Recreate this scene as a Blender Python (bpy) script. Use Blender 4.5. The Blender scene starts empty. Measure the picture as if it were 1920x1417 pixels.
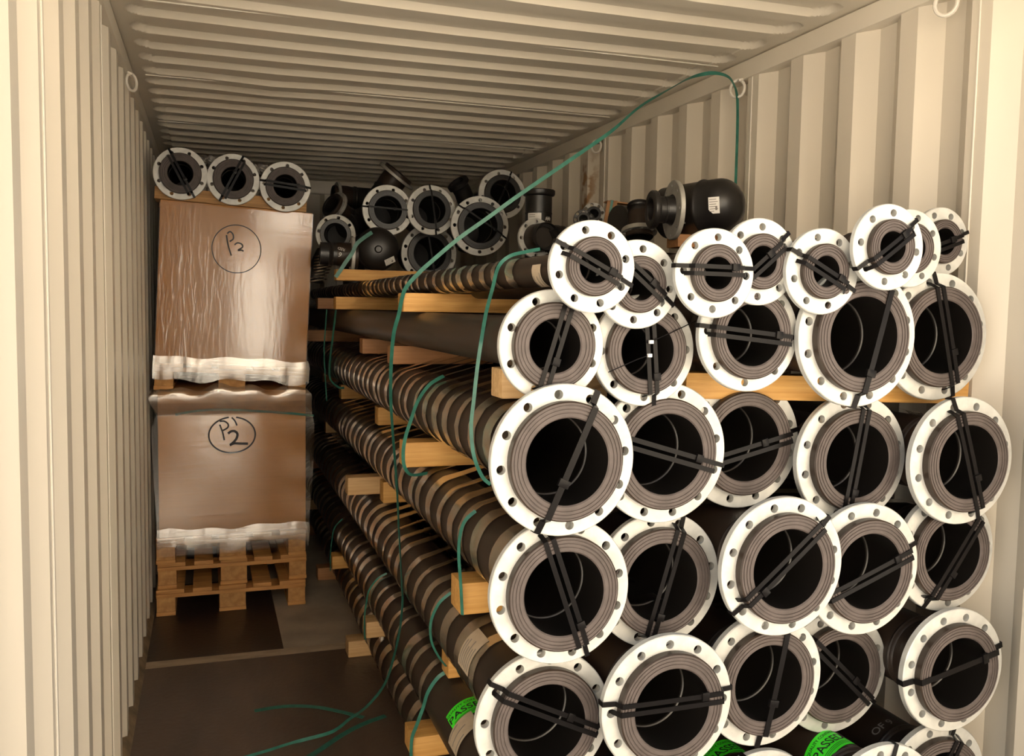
import bpy, bmesh, math, random
from mathutils import Vector, Matrix, Quaternion
PI = math.pi
random.seed(7)
S = bpy.context.scene
COL = S.collection

# ------------------------------------------------------------------ camera, world, sun, exposure
cam_d = bpy.data.cameras.new('camera')
cam = bpy.data.objects.new('camera', cam_d); COL.objects.link(cam)
cam_d.sensor_width = 36.0; cam_d.sensor_fit = 'HORIZONTAL'; cam_d.lens = 31.676
cam_d.clip_start = 0.05; cam_d.clip_end = 200
R3 = Matrix(((0.947811, 0.008576, -0.318718), (-0.318409, 0.077032, -0.944818), (0.016449, 0.996992, 0.075742)))
cam.matrix_world = Matrix.Translation((0.3127, 0.0, 1.7079)) @ R3.to_4x4()
S.camera = cam

world = bpy.data.worlds.new('daylight'); S.world = world; world.use_nodes = True
bg = world.node_tree.nodes['Background']
bg.inputs[0].default_value = (0.80, 0.90, 1.0, 1); bg.inputs[1].default_value = 1.0

sun_d = bpy.data.lights.new('sun', 'SUN'); sun_d.energy = 90.0; sun_d.angle = math.radians(2); sun_d.color = (1.0, 0.93, 0.81)
sun = bpy.data.objects.new('sun', sun_d); COL.objects.link(sun)
sun.rotation_mode = 'QUATERNION'
sun.rotation_quaternion = Vector((0.20, -0.95, -0.36)).to_track_quat('-Z', 'Y')
sun.location = (0, 3, 8)
por_d = bpy.data.lights.new('door_portal', 'AREA'); por_d.shape = 'RECTANGLE'; por_d.size = 2.35; por_d.size_y = 2.7
por_d.cycles.is_portal = True
por = bpy.data.objects.new('door_portal', por_d); COL.objects.link(por)
por.location = (1.175, 1.36, 1.35); por.rotation_euler = (math.radians(90), 0, 0)

S.view_settings.view_transform = 'Standard'
S.view_settings.look = 'None'
S.view_settings.gamma = 1.0
S.view_settings.use_curve_mapping = False
S.view_settings.exposure = 0.1
S.cycles.max_bounces = 10
S.cycles.diffuse_bounces = 7
S.cycles.transparent_max_bounces = 16
S.cycles.caustics_reflective = False
S.cycles.caustics_refractive = False
S.cycles.use_denoising = True

# ------------------------------------------------------------------ materials
def mat(name, col, rough=.5, metal=0.0, spec=.5, var=None, vscale=8.0, vstretch=(1, 1, 1), bump=0.0, bscale=60.0, bstretch=(1, 1, 1), coat=0.0):
    m = bpy.data.materials.new(name); m.use_nodes = True
    nt = m.node_tree; N = nt.nodes; L = nt.links
    b = N['Principled BSDF']
    b.inputs['Base Color'].default_value = (*col, 1)
    b.inputs['Roughness'].default_value = rough
    b.inputs['Metallic'].default_value = metal
    b.inputs['Specular IOR Level'].default_value = spec
    if coat: b.inputs['Coat Weight'].default_value = coat
    tc = N.new('ShaderNodeTexCoord')
    if var is not None:
        mp = N.new('ShaderNodeMapping'); mp.inputs['Scale'].default_value = vstretch
        L.new(tc.outputs['Object'], mp.inputs[0])
        no = N.new('ShaderNodeTexNoise'); no.inputs['Scale'].default_value = vscale; no.inputs['Detail'].default_value = 6
        L.new(mp.outputs[0], no.inputs[0])
        cr = N.new('ShaderNodeValToRGB')
        cr.color_ramp.elements[0].position = .36; cr.color_ramp.elements[1].position = .66
        cr.color_ramp.elements[0].color = (*var, 1); cr.color_ramp.elements[1].color = (*col, 1)
        L.new(no.outputs[0], cr.inputs[0]); L.new(cr.outputs[0], b.inputs['Base Color'])
    if bump:
        mp2 = N.new('ShaderNodeMapping'); mp2.inputs['Scale'].default_value = bstretch
        L.new(tc.outputs['Object'], mp2.inputs[0])
        n2 = N.new('ShaderNodeTexNoise'); n2.inputs['Scale'].default_value = bscale; n2.inputs['Detail'].default_value = 4
        L.new(mp2.outputs[0], n2.inputs[0])
        bp = N.new('ShaderNodeBump'); bp.inputs['Strength'].default_value = bump; bp.inputs['Distance'].default_value = .01
        L.new(n2.outputs[0], bp.inputs['Height']); L.new(bp.outputs[0], b.inputs['Normal'])
    return m

def paint_mat(name, col, dirty, rust_amt=.0, rust_band=False):
    """painted steel with faint grime and a few small rust scars"""
    m = mat(name, col, rough=.34, var=dirty, vscale=2.2, vstretch=(1, 1, .35))
    nt = m.node_tree; N = nt.nodes; L = nt.links; b = N['Principled BSDF']
    old = b.inputs['Base Color'].links[0].from_socket
    tc = [n for n in N if n.type == 'TEX_COORD'][0]
    mp = N.new('ShaderNodeMapping'); mp.inputs['Scale'].default_value = (3, 9, 1.2); L.new(tc.outputs['Object'], mp.inputs[0])
    no = N.new('ShaderNodeTexNoise'); no.inputs['Scale'].default_value = 2.4; no.inputs['Detail'].default_value = 9; no.inputs['Roughness'].default_value = .7
    L.new(mp.outputs[0], no.inputs[0])
    cr = N.new('ShaderNodeValToRGB'); cr.color_ramp.elements[0].position = .70; cr.color_ramp.elements[1].position = .76
    cr.color_ramp.elements[0].color = (0, 0, 0, 1); cr.color_ramp.elements[1].color = (rust_amt,) * 3 + (1,)
    L.new(no.outputs[0], cr.inputs[0])
    mx = N.new('ShaderNodeMix'); mx.data_type = 'RGBA'
    L.new(cr.outputs[0], mx.inputs[0]); L.new(old, mx.inputs[6]); mx.inputs[7].default_value = (.30, .17, .08, 1)
    L.new(mx.outputs[2], b.inputs['Base Color'])
    if rust_band:
        sx = N.new('ShaderNodeSeparateXYZ'); L.new(tc.outputs['Object'], sx.inputs[0])
        def bell(sock, c, h):
            a = N.new('ShaderNodeMath'); a.operation = 'SUBTRACT'; a.inputs[1].default_value = c; L.new(sock, a.inputs[0])
            q = N.new('ShaderNodeMath'); q.operation = 'ABSOLUTE'; L.new(a.outputs[0], q.inputs[0])
            r = N.new('ShaderNodeMapRange'); r.inputs[1].default_value = h; r.inputs[2].default_value = h * .4; L.new(q.outputs[0], r.inputs[0]); return r.outputs[0]
        n3 = N.new('ShaderNodeTexNoise'); n3.inputs['Scale'].default_value = 14; n3.inputs['Detail'].default_value = 5; L.new(tc.outputs['Object'], n3.inputs[0])
        c3 = N.new('ShaderNodeValToRGB'); c3.color_ramp.elements[0].position = .44; c3.color_ramp.elements[1].position = .56; L.new(n3.outputs[0], c3.inputs[0])
        w = c3.outputs[0]
        for sck, c, h in ((sx.outputs['X'], 2.37, .05), (sx.outputs['Y'], 4.83, .16), (sx.outputs['Z'], 2.38, .26)):
            k = N.new('ShaderNodeMath'); k.operation = 'MULTIPLY'; L.new(w, k.inputs[0]); L.new(bell(sck, c, h), k.inputs[1]); w = k.outputs[0]
        m4 = N.new('ShaderNodeMix'); m4.data_type = 'RGBA'; L.new(w, m4.inputs[0]); L.new(mx.outputs[2], m4.inputs[6]); m4.inputs[7].default_value = (.30, .15, .05, 1)
        L.new(m4.outputs[2], b.inputs['Base Color'])
    return m

def wood_mat(name, c1, c2, grain=(1.2, 26, 26), scale=3.0):
    m = mat(name, c1, rough=.6, var=c2, vscale=scale, vstretch=grain, bump=.25, bscale=5, bstretch=grain)
    return m

def film_mat(name, tint=(.95, .9, .82), alpha=.35, rough=.12, bstr=.6, bscale=14, bstretch=(1, 1, 9), gloss=1.0, crumple=False):
    """clear stretch film: see-through with glossy wrinkles"""
    m = bpy.data.materials.new(name); m.use_nodes = True
    nt = m.node_tree; N = nt.nodes; L = nt.links
    for n in list(N): N.remove(n)
    out = N.new('ShaderNodeOutputMaterial'); mix = N.new('ShaderNodeMixShader')
    tr = N.new('ShaderNodeBsdfTransparent'); tr.inputs[0].default_value = (.97, .95, .92, 1)
    b = N.new('ShaderNodeBsdfPrincipled'); b.inputs['Base Color'].default_value = (*tint, 1)
    b.inputs['Roughness'].default_value = rough; b.inputs['Specular IOR Level'].default_value = .8
    tc = N.new('ShaderNodeTexCoord'); mp = N.new('ShaderNodeMapping'); mp.inputs['Scale'].default_value = bstretch
    L.new(tc.outputs['Object'], mp.inputs[0])
    no = N.new('ShaderNodeTexNoise'); no.inputs['Scale'].default_value = bscale; no.inputs['Detail'].default_value = 7
    no.inputs['Roughness'].default_value = .6; L.new(mp.outputs[0], no.inputs[0])
    bp = N.new('ShaderNodeBump'); bp.inputs['Strength'].default_value = bstr; bp.inputs['Distance'].default_value = .02
    L.new(no.outputs[0], bp.inputs['Height']); L.new(bp.outputs[0], b.inputs['Normal'])
    if crumple:
        sx = N.new('ShaderNodeSeparateXYZ'); L.new(tc.outputs['Object'], sx.inputs[0])
        mr = N.new('ShaderNodeMapRange'); mr.inputs[1].default_value = .12; mr.inputs[2].default_value = .36; mr.inputs[3].default_value = .07; mr.inputs[4].default_value = .012
        L.new(sx.outputs['X'], mr.inputs[0])
        mv = N.new('ShaderNodeMapping'); mv.inputs['Scale'].default_value = (16, 1, 3); mv.inputs['Rotation'].default_value = (0, .5, 0); L.new(tc.outputs['Object'], mv.inputs[0])
        nv = N.new('ShaderNodeTexNoise'); nv.inputs['Scale'].default_value = 2.2; nv.inputs['Detail'].default_value = 3; nv.inputs['Distortion'].default_value = 1.2; L.new(mv.outputs[0], nv.inputs[0])
        b2 = N.new('ShaderNodeBump'); b2.inputs['Distance'].default_value = .02; L.new(mr.outputs[0], b2.inputs['Strength']); L.new(nv.outputs[0], b2.inputs['Height'])
        L.new(bp.outputs[0], b2.inputs['Normal']); L.new(b2.outputs[0], b.inputs['Normal']); bp = b2
    fr = N.new('ShaderNodeFresnel'); fr.inputs['IOR'].default_value = 1.9; L.new(bp.outputs[0], fr.inputs['Normal'])
    gl = N.new('ShaderNodeBsdfGlossy'); gl.inputs['Roughness'].default_value = rough; gl.inputs['Color'].default_value = (1, .97, .93, 1); L.new(bp.outputs[0], gl.inputs['Normal'])
    mix2 = N.new('ShaderNodeMixShader')
    cr = N.new('ShaderNodeValToRGB'); cr.color_ramp.elements[0].position = .42; cr.color_ramp.elements[1].position = .74
    cr.color_ramp.elements[0].color = (alpha * .35,) * 3 + (1,); cr.color_ramp.elements[1].color = (min(1, alpha * 1.8),) * 3 + (1,)
    L.new(no.outputs[0], cr.inputs[0])
    L.new(cr.outputs[0], mix.inputs[0]); L.new(tr.outputs[0], mix.inputs[1]); L.new(b.outputs[0], mix.inputs[2])
    gn = N.new('ShaderNodeMath'); gn.operation = 'MULTIPLY_ADD'; gn.use_clamp = True; gn.inputs[1].default_value = gloss; gn.inputs[2].default_value = 0.0
    L.new(fr.outputs[0], gn.inputs[0]); L.new(gn.outputs[0], mix2.inputs[0])
    L.new(mix.outputs[0], mix2.inputs[1]); L.new(gl.outputs[0], mix2.inputs[2]); L.new(mix2.outputs[0], out.inputs[0])
    return m

M = {}
M['paint'] = paint_mat('cream_paint', (.68, .615, .515), (.64, .575, .475), .55, True)
M['paint_roof'] = paint_mat('cream_paint_roof', (.70, .635, .53), (.66, .595, .49), .35)
M['paint_rail'] = paint_mat('cream_paint_rail', (.68, .62, .52), (.63, .57, .47), .4)
M['ring_paint'] = mat('ring_paint', (.66, .61, .53), rough=.5)
M['ply'] = mat('brown_plywood', (.115, .076, .054), rough=.42, var=(.080, .054, .040), vscale=3, vstretch=(2, .6, 1), bump=.15, bscale=40)
M['ply_dark'] = mat('dark_plywood', (.048, .030, .021), rough=.4, var=(.035, .023, .017), vscale=3, vstretch=(2, .6, 1), bump=.15, bscale=40)
M['ply_grey'] = mat('grey_worn_plywood', (.46, .38, .29), rough=.7, var=(.33, .27, .205), vscale=4, bump=.2, bscale=50)
M['strip'] = mat('worn_floor_strip', (.52, .41, .29), rough=.6, var=(.36, .28, .19), vscale=7, vstretch=(1, 3, 1))
M['ledge'] = mat('dirty_ledge', (.30, .215, .13), rough=.7, var=(.14, .10, .06), vscale=9)
M['concrete'] = mat('yard_concrete', (.44, .41, .37), rough=.9, var=(.38, .355, .32), vscale=1.5)
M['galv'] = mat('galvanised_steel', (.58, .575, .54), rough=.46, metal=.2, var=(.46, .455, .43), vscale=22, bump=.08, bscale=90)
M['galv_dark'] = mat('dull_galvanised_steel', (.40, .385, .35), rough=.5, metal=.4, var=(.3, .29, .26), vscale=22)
M['pe'] = mat('black_pe_pipe', (.036, .0235, .0165), rough=.40, spec=.28, var=(.027, .018, .013), vscale=5, vstretch=(1, .3, 1))
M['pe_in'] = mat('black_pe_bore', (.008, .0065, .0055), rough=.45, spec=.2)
M['pe_bead'] = mat('black_pe_bead', (.035, .030, .026), rough=.3, spec=.4)
M['pe_black'] = mat('black_pe_fitting', (.012, .0105, .010), rough=.38, spec=.5)
M['face'] = mat('grey_pe_face', (.098, .079, .073), rough=.5, spec=.22, var=(.076, .061, .056), vscale=30)
M['tie'] = mat('black_nylon', (.007, .006, .006), rough=.28, spec=.10)
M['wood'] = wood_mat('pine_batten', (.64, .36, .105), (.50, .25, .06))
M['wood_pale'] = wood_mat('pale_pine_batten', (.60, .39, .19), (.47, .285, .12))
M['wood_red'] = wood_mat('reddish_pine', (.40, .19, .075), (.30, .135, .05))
M['pallet'] = wood_mat('pallet_wood', (.62, .31, .095), (.44, .20, .055), grain=(1.5, 12, 20))
M['pallet_block'] = mat('pallet_chip_block', (.58, .31, .11), rough=.8, var=(.43, .21, .07), vscale=30)
M['board'] = wood_mat('oak_board', (.50, .28, .10), (.31, .155, .05), grain=(1.0, 10, 40), scale=2.5)
M['carton'] = mat('brown_cardboard', (.49, .235, .08), rough=.75, var=(.44, .205, .068), vscale=4)
M['cardedge'] = mat('cardboard_edge', (.33, .17, .075), rough=.8)
M['green'] = mat('green_strap', (.035, .16, .12), rough=.35, spec=.3, var=(.022, .11, .082), vscale=30)
M['sticker'] = mat('neon_green_sticker', (.05, .85, .02), rough=.5)
M['ink'] = mat('black_ink', (.012, .012, .012), rough=.6)
M['marker'] = mat('marker_ink', (.018, .009, .006), rough=.5)
M['label'] = mat('white_label', (.78, .76, .73), rough=.5)
M['label_tan'] = mat('tan_label', (.50, .40, .29), rough=.6, var=(.43, .34, .24), vscale=25)
M['print'] = mat('label_print', (.22, .2, .18), rough=.6)
M['chalk'] = mat('white_marker', (.62, .60, .57), rough=.7)
M['grey_mark'] = mat('grey_marker', (.22, .20, .18), rough=.7)
M['film_pipe'] = film_mat('film_on_pipes', tint=(.78, .62, .43), alpha=.34, rough=.14, bstr=.08, bscale=26, bstretch=(1.2, 16, 1.2), gloss=2.2)
M['film_box'] = film_mat('film_on_box', tint=(.70, .50, .33), alpha=.03, rough=.07, bstr=.014, bscale=7, bstretch=(.5, 1, 20), gloss=.5, crumple=True)
M['film_bag'] = film_mat('film_bag', tint=(.60, .42, .27), alpha=.05, gloss=.38, rough=.07, bstr=.030, bscale=6, bstretch=(.3, 1, 12))
M['film_skirt'] = film_mat('film_skirt', tint=(.80, .66, .50), alpha=.15, gloss=2.2, rough=.15, bstr=.10, bscale=9, bstretch=(.8, 1, 14))
M['film_top'] = film_mat('film_crumpled_top', tint=(.66, .47, .31), alpha=.26, gloss=1.3, rough=.16, bstr=.10, bscale=5, bstretch=(1.5, 1, 2))
M['film_clump'] = film_mat('film_clump', tint=(.8, .76, .7), alpha=.8, rough=.12, bstr=1.0, bscale=20, bstretch=(1, 1, 1))

# ------------------------------------------------------------------ helpers
class MB:
    """collects geometry for ONE mesh"""
    def __init__(s): s.v = []; s.f = []
    def add(s, vs, fs):
        o = len(s.v); s.v += [tuple(q) for q in vs]; s.f += [tuple(i + o for i in f) for f in fs]
    def box(s, x0, x1, y0, y1, z0, z1, c=0.0):
        if c <= 0:
            vs = [(x, y, z) for x in (x0, x1) for y in (y0, y1) for z in (z0, z1)]
            s.add(vs, [(0, 1, 3, 2), (4, 6, 7, 5), (0, 4, 5, 1), (2, 3, 7, 6), (0, 2, 6, 4), (1, 5, 7, 3)]); return
        bm = bmesh.new(); bmesh.ops.create_cube(bm, size=1.0)
        for v in bm.verts:
            v.co = Vector((x0 + (v.co.x + .5) * (x1 - x0), y0 + (v.co.y + .5) * (y1 - y0), z0 + (v.co.z + .5) * (z1 - z0)))
        bmesh.ops.bevel(bm, geom=list(bm.edges), offset=c, segments=2, affect='EDGES', profile=.6)
        bm.verts.ensure_lookup_table()
        for i, v in enumerate(bm.verts): v.index = i
        s.add([v.co[:] for v in bm.verts], [[v.index for v in f.verts] for f in bm.faces]); bm.free()
    def lathe(s, prof, n=48, close=False):
        """profile of (radius, y) revolved round the Y axis"""
        vs = []; fs = []; k = len(prof)
        for i in range(n):
            a = 2 * PI * i / n
            for r, y in prof: vs.append((r * math.cos(a), y, r * math.sin(a)))
        for i in range(n):
            j = (i + 1) % n
            for q in range(k if close else k - 1):
                w = (q + 1) % k
                fs.append((i * k + q, j * k + q, j * k + w, i * k + w))
        s.add(vs, fs)
    def tube(s, pts, r, n=8, cap=True):
        pts = [Vector(p) for p in pts]; vs = []; fs = []
        prev = None
        for i, p in enumerate(pts):
            t = (pts[min(i + 1, len(pts) - 1)] - pts[max(i - 1, 0)]).normalized()
            if prev is None:
                u = t.orthogonal().normalized()
            else:
                u = (prev - t * prev.dot(t)).normalized()
            prev = u; w = t.cross(u)
            rr = r[i] if isinstance(r, (list, tuple)) else r
            for k in range(n):
                a = 2 * PI * k / n
                vs.append(p + (u * math.cos(a) + w * math.sin(a)) * rr)
        for i in range(len(pts) - 1):
            for k in range(n):
                l = (k + 1) % n
                fs.append((i * n + k, i * n + l, (i + 1) * n + l, (i + 1) * n + k))
        if cap:
            fs.append(tuple(range(n))); fs.append(tuple(range((len(pts) - 1) * n, len(pts) * n)))
        s.add(vs, fs)
    def ribbon(s, pts, width, thick, up):
        """flat strap along pts; 'up' = face normal (vector or list of vectors)"""
        pts = [Vector(p) for p in pts]; vs = []; fs = []
        for i, p in enumerate(pts):
            t = (pts[min(i + 1, len(pts) - 1)] - pts[max(i - 1, 0)]).normalized()
            u = Vector(up[i] if isinstance(up, list) else up)
            u = (u - t * u.dot(t))
            u = u.normalized() if u.length > 1e-5 else t.orthogonal().normalized()
            w = t.cross(u) * (width / 2); h = u * (thick / 2)
            vs += [p - w - h, p + w - h, p + w + h, p - w + h]
        for i in range(len(pts) - 1):
            for k in range(4):
                l = (k + 1) % 4
                fs.append((i * 4 + k, i * 4 + l, i * 4 + 4 + l, i * 4 + 4 + k))
        n = len(pts) - 1
        fs += [(3, 2, 1, 0), (n * 4, n * 4 + 1, n * 4 + 2, n * 4 + 3)]
        s.add(vs, fs)
    def mesh(s, name, m, smooth=True, ang=35):
        me = bpy.data.meshes.new(name); me.from_pydata(s.v, [], s.f)
        bm = bmesh.new(); bm.from_mesh(me); bmesh.ops.recalc_face_normals(bm, faces=list(bm.faces)); bm.to_mesh(me); bm.free()
        if smooth:
            me.polygons.foreach_set('use_smooth', [True] * len(me.polygons))
            me.set_sharp_from_angle(angle=math.radians(ang))
        for q in (m if isinstance(m, list) else [m]): me.materials.append(q)
        me.update(); return me
    def build(s, name, m, parent=None, smooth=True, ang=35):
        return link(name, s.mesh(name, m, smooth, ang), parent)

def link(name, me, parent=None, loc=None):
    o = bpy.data.objects.new(name, me); COL.objects.link(o)
    if parent is not None: o.parent = parent
    if loc is not None: o.location = loc
    return o
def tag(o, label=None, cat=None, group=None, kind=None):
    if label: o['label'] = label
    if cat: o['category'] = cat
    if group: o['group'] = group
    if kind: o['kind'] = kind
    return o
def thing(name, label, cat, loc=(0, 0, 0), rot=None, group=None):
    o = bpy.data.objects.new(name, None); COL.objects.link(o); o.empty_display_size = .05
    o.location = loc
    if rot is not None:
        o.rotation_mode = 'QUATERNION'; o.rotation_quaternion = rot
    return tag(o, label, cat, group)
def struct(o): o['kind'] = 'structure'; return o
def aim(d):
    """rotation that turns local +Y into direction d (roughly keeping Z up)"""
    y = Vector(d).normalized(); z = Vector((0, 0, 1))
    if abs(y.z) > .98: z = Vector((0, -1, 0))
    x = y.cross(z).normalized(); z = x.cross(y)
    return Matrix((x, y, z)).transposed().to_quaternion()
def smooth_pts(pts, sub=6):
    """Catmull-Rom through pts"""
    P = [Vector(p) for p in pts]; out = []
    for i in range(len(P) - 1):
        a, b, c, d = P[max(i - 1, 0)], P[i], P[i + 1], P[min(i + 2, len(P) - 1)]
        for k in range(sub):
            t = k / sub
            out.append(.5 * ((2 * b) + (c - a) * t + (2 * a - 5 * b + 4 * c - d) * t * t + (3 * b - a - 3 * c + d) * t ** 3))
    out.append(P[-1]); return out

# ------------------------------------------------------------------ the container
W, H, Y0, Y1 = 2.35, 2.71, 1.36, 7.52
RAIL = .073
def corrugated(a0, a1, phase, pitch, flat_in, slope, flat_out, depth):
    """list of (position, depth) breakpoints; 'phase' = deep end of an inner flat"""
    pts = []; k = math.floor((a0 - phase) / pitch) - 1
    while True:
        e = phase + k * pitch
        pts += [(e - flat_in, 0), (e, 0), (e + slope, depth), (e + slope + flat_out, depth)]
        k += 1
        if e > a1 + pitch: break
    def at(a):
        for (p, d), (q, g) in zip(pts, pts[1:]):
            if p <= a <= q: return d + (g - d) * (a - p) / max(q - p, 1e-9)
        return 0
    return [(a0, at(a0))] + [(p, d) for p, d in pts if a0 < p < a1] + [(a1, at(a1))]
def side_wall(name, x, sgn, phase):
    prof = corrugated(Y0, Y1, phase, .278, .072, .066, .074, .044)
    b = MB(); vs = []; zs = [.006, .4, .9, 1.4, 1.9, 2.3, H + .02]
    for (y, d) in prof:
        for z in zs: vs.append((x + sgn * d, y, z))
    n = len(zs); fs = []
    for i in range(len(prof) - 1):
        for k in range(n - 1): fs.append((i * n + k, i * n + k + 1, (i + 1) * n + k + 1, (i + 1) * n + k))
    b.add(vs, fs); o = b.build(name, M['paint'], ang=12)
    return struct(o)
side_wall('wall_right', W, 1, 2.334)
side_wall('wall_left', 0, -1, 2.088)
# end wall
prof = corrugated(-.05, W + .05, .30, .25, .09, .018, .11, .045)
b = MB(); vs = []
for (x, d) in prof: vs += [(x, Y1 + d - .045, 0), (x, Y1 + d - .045, H + .02)]
b.add(vs, [(2 * i, 2 * i + 1, 2 * i + 3, 2 * i + 2) for i in range(len(prof) - 1)])
struct(b.build('wall_back', M['paint'], ang=12))
b = MB(); b.box(0, W, Y1 - .07, Y1 + .02, H - .10, H + .01, .004)
struct(b.build('trim_1', M['paint_rail']))
# roof with pressed ribs
def roof():
    pitch, fin, sl, dep = .209, .064, .020, .022
    ph = 2.7116
    k0 = math.floor((Y0 - ph) / pitch); nrib = int((Y1 - Y0) / pitch) + 2
    ys = [Y0]
    for k in range(k0, k0 + nrib + 1):
        e = ph + k * pitch
        for t in (-fin, -fin * .5, 0, .007, .014, sl, .03, .04, .055, .0725, .09, .105, .115, .125, .131, .138):
            y = e + t
            if Y0 < y < Y1: ys.append(y)
    ys.append(Y1); ys = sorted(set(round(y, 5) for y in ys))
    xs = [-.03, .02] + [.044 + .007 * i for i in range(14)] + [.15, .3, .6, .9, 1.2, 1.5, 1.8, 2.1, 2.20] + [2.215 + .007 * i for i in range(14)] + [2.33, 2.38]
    def hgt(x, y):
        k = math.floor((y - ph) / pitch); c = ph + k * pitch + .0725; u = y - c
        hw = .0725
        ex = max(0, .125 - x, x - 2.225)
        d = math.hypot(ex, u) if ex > 0 else abs(u)
        q = (hw - d) / sl
        q = max(0, min(1, q))
        dent = .006 * math.sin(x * 2.1 + y * 1.7) * math.sin(y * 1.3 + .5) - .012 * math.exp(-((x - .65) ** 2 / .03 + (y - 4.4) ** 2 / .06))
        return H + dep * q + dent * (1 if .1 < x < 2.25 else 0)
    b = MB(); n = len(xs)
    b.add([(x, y, hgt(x, y)) for y in ys for x in xs],
          [(i * n + j, i * n + j + 1, (i + 1) * n + j + 1, (i + 1) * n + j) for i in range(len(ys) - 1) for j in range(n - 1)])
    return struct(b.build('ceiling', M['paint_roof'], ang=22))
roof()
# bright weld seams across the roof
for k, y in enumerate((2.06, 3.30, 4.35, 5.4)):
    b = MB(); b.tube([(.06, y, H - .001), (2.29, y, H - .001)], .0028, 6)
    struct(b.build('trim_%d' % (2 + k), M['ring_paint']))
# top side rails
b = MB(); b.box(W - .012, W + .05, Y0, Y1, H - RAIL, H - .004, .004); struct(b.build('trim_6', M['paint_rail']))
b = MB(); b.box(-.05, .012, Y0, Y1, H - RAIL, H - .004, .004); struct(b.build('trim_7', M['paint_rail']))
# vertical weld beads on the walls
for k, (x, y) in enumerate(((W - .001, 2.026), (W - .001, 3.139), (W - .001, 4.53), (.001, 2.055), (.001, 3.165))):
    b = MB(); b.tube([(x, y, .02), (x, y, H - RAIL)], .0026, 6); struct(b.build('trim_%d' % (8 + k), M['ring_paint']))
# floor: brown plywood near the door, a cross strip, dark and grey panels further in
b = MB()
quads = []
def fq(x0, x1, y0, y1): 
    o = len(b.v); b.v += [(x0, y0, 0), (x1, y0, 0), (x1, y1, 0), (x0, y1, 0)]; b.f.append((o, o + 1, o + 2, o + 3))
def fslant(x0, x1, f0, f1):
    o = len(b.v); b.v += [(x0, f0(x0), 0), (x1, f0(x1), 0), (x1, f1(x1), 0), (x0, f1(x0), 0)]; b.f.append((o, o + 1, o + 2, o + 3))
fslant(-.05, W + .05, lambda x: Y0, lambda x: 4.431)
fslant(-.05, W + .05, lambda x: 4.431, lambda x: 4.515)
fslant(-.05, .655, lambda x: 4.515, lambda x: 5.75)
fslant(.655, W + .05, lambda x: 4.515, lambda x: 5.75)
fslant(-.05, W + .05, lambda x: 5.75, lambda x: Y1 + .05)
me = b.mesh('floor', [M['ply'], M['strip'], M['ply_dark'], M['ply_grey']], smooth=False)
for i, k in enumerate((0, 1, 2, 3, 3)): me.polygons[i].material_index = k
struct(link('floor', me))
b = MB(); b.add([(-.05, Y0, .05), (-.002, Y0, .03), (.018, Y0, .002), (-.05, Y1, .05), (-.002, Y1, .03), (.018, Y1, .002)], [(0, 1, 4, 3), (1, 2, 5, 4)])
struct(b.build('baseboard_left', M['ledge']))
b = MB(); b.add([(W + .05, Y0, .05), (W + .002, Y0, .03), (W - .018, Y0, .002), (W + .05, Y1, .05), (W + .002, Y1, .03), (W - .018, Y1, .002)], [(0, 1, 4, 3), (1, 2, 5, 4)])
struct(b.build('baseboard_right', M['ledge']))
# the yard outside the doors
b = MB(); b.add([(-40, -60, -.16), (42, -60, -.16), (42, 30, -.16), (-40, 30, -.16)], [(0, 1, 2, 3)])
struct(b.build('ground', M['concrete']))

# added unseen reflectors: sunlit bounce wall, dark backing, white panels for film highlights
M['bounce_wall'] = mat('tan_bounce_wall', (.30, .265, .22), rough=.8, var=(.27, .24, .20), vscale=.6)
M['glint_panel'] = mat('white_glint_panel', (.85, .83, .79), rough=.6)
M['shade'] = mat('dark_reflection_backing', (.03, .028, .025), rough=.9)
b = MB(); b.box(-7.0, -1.3, -11.5, -10, -.16, 8.0); b.box(3.3, 9.4, -11.5, -10, -.16, 8.0); b.box(-1.3, 3.3, -11.5, -10, 4.3, 8.0)
struct(b.build('wall_bounce', M['bounce_wall'], smooth=False))  # invented out of view to bounce sunlight deep into the container
b = MB(); b.box(-1.3, 3.3, -11.6, -11.0, -.16, 4.3); struct(b.build('wall_dark_backing', M['shade'], smooth=False))  # added dark backing so the film mirrors little around the white panels
b = MB(); b.box(.95, 1.70, -10.05, -9.99, .55, 2.85, .01); struct(b.build('glint_panel_low', M['glint_panel'], smooth=False))  # made-up white panel, mirrored as the bright band on the upper box film
b = MB(); b.box(1.45, 2.5, -10.05, -9.99, 3.2, 4.0, .01); struct(b.build('glint_panel_high_1', M['glint_panel'], smooth=False))  # second added panel, unseen, for the higher glint on the same film

# lashing rings under the top rails
def lashing_ring(loc, side, label):
    t = thing('lashing_ring', label, 'ring', loc, group='lashing rings')
    b = MB(); ring = [(.0, .030 * math.cos(a), -.030 + .034 * math.sin(a)) for a in [2 * PI * i / 20 for i in range(21)]]
    rot = Matrix.Rotation(math.radians(35 * side), 3, 'Z')
    b.tube([rot @ Vector(q) for q in ring], .0062, 8, cap=False); b.build('ring', M['ring_paint'], t)
    b = MB(); b.tube([(.02 * side, -.016, .008), (0, -.014, .001), (0, .014, .001), (.02 * side, .016, .008)], .006, 8); b.build('bracket', M['ring_paint'], t)
lashing_ring((W - .022, 3.21, 2.634), 1, 'cream lashing ring with the green strap threaded through it')
lashing_ring((W - .022, 2.13, 2.634), 1, 'cream lashing ring under the rail at the top right corner of the photo')
lashing_ring((W - .022, 4.60, 2.634), 1, 'small far lashing ring under the right rail above the rusty rib')
lashing_ring((.024, 2.84, 2.634), -1, 'cream lashing ring hanging at the top of the left wall')
lashing_ring((.024, 4.05, 2.634), -1, 'small far lashing ring on the left wall rail')

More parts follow.
